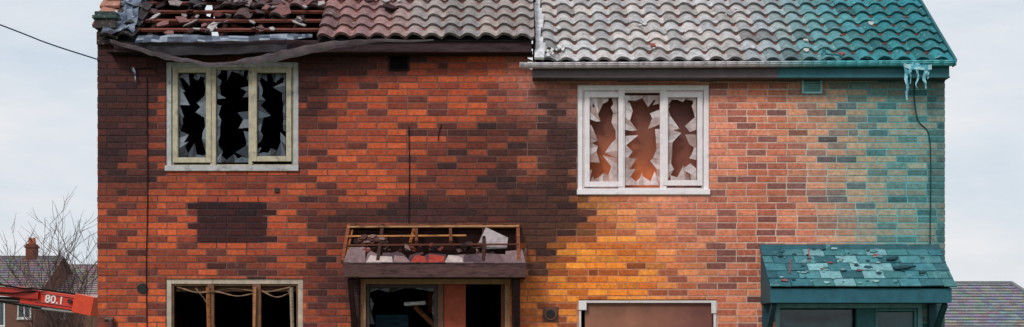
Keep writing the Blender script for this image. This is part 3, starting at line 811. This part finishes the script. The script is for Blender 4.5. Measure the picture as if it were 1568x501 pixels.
# ================================================================= lorry with loader crane
cr=empty('crane_lorry'); YB=8
bm=MB(); red=C(222,56,32); 
bm.beam(P(36,453,YB),P(147,468,YB),.30,.27,red)
bm.beam(P(-180,428,YB-.1),P(62,452,YB-.1),.22,.16,C(190,44,28))
bm.beam(P(118,464,YB-.03),P(147,470,YB-.03),.40,.34,C(230,76,38)); bm.beam(P(30,447,YB-.02),P(52,451,YB-.02),.36,.2,C(200,48,30))
bm.beam(P(54,448,YB-.16),P(118,457,YB-.16),.012,.02,C(150,34,24)); bm.beam(P(54,462,YB-.16),P(118,471,YB-.16),.012,.02,C(150,34,24))
bm.build('boom',M_metal,cr,bevel=.015)
bk=MB(); bm2=C(40,36,38)
bk.cyl(P(-170,445,YB-.1),P(30,462,YB-.1),.05,bm2); bk.cyl(P(60,472,YB-.1),P(120,479,YB-.1),.028,C(150,150,150)); bk.cyl(P(0,460,YB-.1),P(64,471,YB-.1),.04,bm2)
for u,v in ((40,452),(132,468),(112,462)): 
    p=P(u,v,YB); bk.cyl(p+Vector((0,-.2,0)),p+Vector((0,.2,0)),.04,bm2)
bk.build('hydraulic_rams',M_metal,cr)
curve('hydraulic_hoses',[[(*q,) for q in catm([P(-60,434,YB-.2),P(0,436,YB-.25),P(30,441,YB-.25),P(60,443,YB-.2),P(90,447,YB-.1),P(125,452,YB-.1)],5)],[(*q,) for q in catm([P(-60,440,YB-.25),P(10,449,YB-.25),P(40,447,YB-.25),P(58,446,YB-.2)],5)]],M_rub,cr,.016,C(26,24,26))
tx=bpy.data.curves.new('lettering','FONT'); tx.body='80.1'; tx.size=.2; tx.extrude=.002; tx.offset=.004
to=bpy.data.objects.new('lettering_curve',tx); sc.collection.objects.link(to)
dgp=bpy.context.evaluated_depsgraph_get(); tme=bpy.data.meshes.new_from_object(to.evaluated_get(dgp)); bpy.data.objects.remove(to)
ca=tme.color_attributes.new('Col','FLOAT_COLOR','CORNER'); ca.data.foreach_set('color',[.9,.9,.9,1]*len(tme.loops)); tme.materials.clear(); tme.materials.append(M_rub)
to=bpy.data.objects.new('lettering',tme); sc.collection.objects.link(to); to.parent=cr
to.location=P(68,462.5,YB-.16); to.rotation_euler=(math.radians(90),math.radians(7.5),0)
tk=MB(); ty=YB; gx=-13.0
tk.box(gx-6.5,gx+.9,ty-.45,ty+.45,.75,.95,(.03,.03,.03)); tk.box(gx-4.2,gx-.5,ty-1.15,ty+1.15,.951,1.08,C(120,120,122))
for s_ in (-1.15,1.11): tk.box(gx-4.2,gx-.5,ty+s_,ty+s_+.04,1.081,1.5,C(150,150,150))
tk.box(gx-.3,gx+.3,ty-.3,ty+.3,.951,2.2,red); tk.beam((gx,ty-.1,2.2),P(-180,428,YB-.1),.25,.3,red)
tk.box(gx-.2,gx+.2,ty-1.2,ty-1.05,.05,1.0,red); tk.box(gx-.2,gx+.2,ty+1.05,ty+1.2,.05,1.0,red); tk.box(gx-.12,gx+.12,ty-1.05,ty+1.05,.6,.74,red)
c0=gx-6.6
tk.hexa([(c0,ty-1.15,.7),(c0+2.1,ty-1.15,.7),(c0+2.1,ty+1.15,.7),(c0,ty+1.15,.7),(c0+.25,ty-1.1,2.7),(c0+2.1,ty-1.1,2.7),(c0+2.1,ty+1.1,2.7),(c0+.25,ty+1.1,2.7)],C(220,220,220))
tk.build('lorry_body',M_metal,cr,bevel=.03)
cg=MB(); cg.box(c0+.6,c0+1.7,ty-1.17,ty-1.14,1.6,2.4,C(20,26,30)); cg.box(c0+.03,c0+.1,ty-.95,ty+.95,1.6,2.4,C(20,26,30)); cg.build('cab_windows',M_pane,cr)
wh=MB()
for x in (c0+1.0,gx-2.6,gx-1.5):
    for s_ in (-1,1):
        wh.cyl((x,ty+s_*.82,.5),(x,ty+s_*1.12,.5),.5,(.02,.02,.02),24); wh.cyl((x,ty+s_*1.12,.5),(x,ty+s_*1.135,.5),.24,C(160,160,160),18)
wh.build('wheels',M_rub,cr,bevel=.02)

pole=MB(); pole.cyl((-11.2,-.6,0),(-11.2,-.6,7.9),.14,C(90,70,56),14,.1); pole.box(-11.28,-11.12,-.75,-.45,7.5,7.56,C(120,120,120)); pole.build('utility_pole',M_bark)
a=Vector((-11.2,-.6,7.6)); 
curve('overhead_cable',[[(*q,) for q in catm([a,P(-300,-75,-.4),P(0,38,-.2),P(75,67,-.12),P(152,92,-.02)],12)]],M_rub,None,.008,C(50,62,84))

# ================================================================= ground
S=900
def sheet(name,x0,x1,y0,y1,z,col,m):
    b=MB(); b.poly([(x0,y0,z),(x1,y0,z),(x1,y1,z),(x0,y1,z)],col); return b.build(name,m)
sheet('ground',-S,S,-S,S,0.0,C(84,92,56),M_grass)
sheet('road',-200,200,-24,-17,.008,C(88,88,90),M_asph)
pv=MB(); pv.box(-200,200,-17,-16.85,0,.12,C(160,158,154)); pv.box(-200,200,-16.85,-15.2,0,.116,C(140,138,136)); pv.build('pavement',M_asph)
rm=MB()
for k in range(-30,30): rm.box(k*6,k*6+3,-20.55,-20.45,.009,.012,C(225,225,220))
rm.build('road_markings',M_paint)
pt=MB()
for (a,b) in ((-1.75,-.6),(3.3,4.5)):
    for i in range(24): pt.box(a,b,-.52-i*.62-.6,-.54-i*.62,.002,.05,tuple(q*R.uniform(.8,1.15) for q in C(150,146,140)))
pt.build('garden_path',M_asph,None,bevel=.008)
stp=MB(); stp.box(-1.8,-.0,-.5,-.015,.0,.15,C(150,140,134)); stp.build('door_step',M_asph,None,bevel=.01)

# ================================================================= world, sun, camera
w=bpy.data.worlds.new('World'); sc.world=w; w.use_nodes=True; nt=w.node_tree; N=nt.nodes; Lk=nt.links
bg=N['Background']; bg.inputs['Strength'].default_value=.1
sk=N.new('ShaderNodeTexSky'); sk.sky_type='NISHITA'; sk.sun_disc=False
sk.sun_elevation=math.radians(40); sk.sun_rotation=math.radians(208); sk.air_density=1.2; sk.dust_density=2.5
tc=N.new('ShaderNodeTexCoord'); mp=N.new('ShaderNodeMapping'); mp.inputs['Scale'].default_value=(1,1,3.6)
n=N.new('ShaderNodeTexNoise'); n.inputs['Scale'].default_value=4.5; n.inputs['Detail'].default_value=7; n.inputs['Roughness'].default_value=.58
Lk.new(tc.outputs['Generated'],mp.inputs['Vector']); Lk.new(mp.outputs['Vector'],n.inputs['Vector'])
cr_=N.new('ShaderNodeValToRGB'); cr_.color_ramp.elements[0].position=.36; cr_.color_ramp.elements[0].color=(.66,.75,.84,1)
cr_.color_ramp.elements[1].position=.66; cr_.color_ramp.elements[1].color=(.88,.88,.91,1)
Lk.new(n.outputs['Fac'],cr_.inputs['Fac'])
sca=N.new('ShaderNodeVectorMath'); sca.operation='SCALE'; sca.inputs['Scale'].default_value=10
Lk.new(cr_.outputs['Color'],sca.inputs[0])
mx=N.new('ShaderNodeMix'); mx.data_type='RGBA'; mx.inputs[0].default_value=.9
Lk.new(sk.outputs['Color'],mx.inputs[6]); Lk.new(sca.outputs['Vector'],mx.inputs[7]); Lk.new(mx.outputs[2],bg.inputs['Color'])
su=bpy.data.lights.new('sun','SUN'); su.energy=1.5; su.angle=math.radians(12); su.color=(1,.96,.9)
so=bpy.data.objects.new('sun',su); sc.collection.objects.link(so)
az=math.radians(208); el=math.radians(40)
sdir=Vector((math.sin(az)*math.cos(el),math.cos(az)*math.cos(el),math.sin(el)))
so.rotation_euler=(-sdir).to_track_quat('-Z','Y').to_euler()
cam=bpy.data.cameras.new('camera'); co=bpy.data.objects.new('camera',cam); sc.collection.objects.link(co)
co.location=(0,-D,EYE); co.rotation_euler=(math.radians(90),0,0)
cam.sensor_width=36; cam.lens=F/1568*36; cam.shift_y=(VH-250.5)/1568; cam.clip_end=3000
sc.camera=co
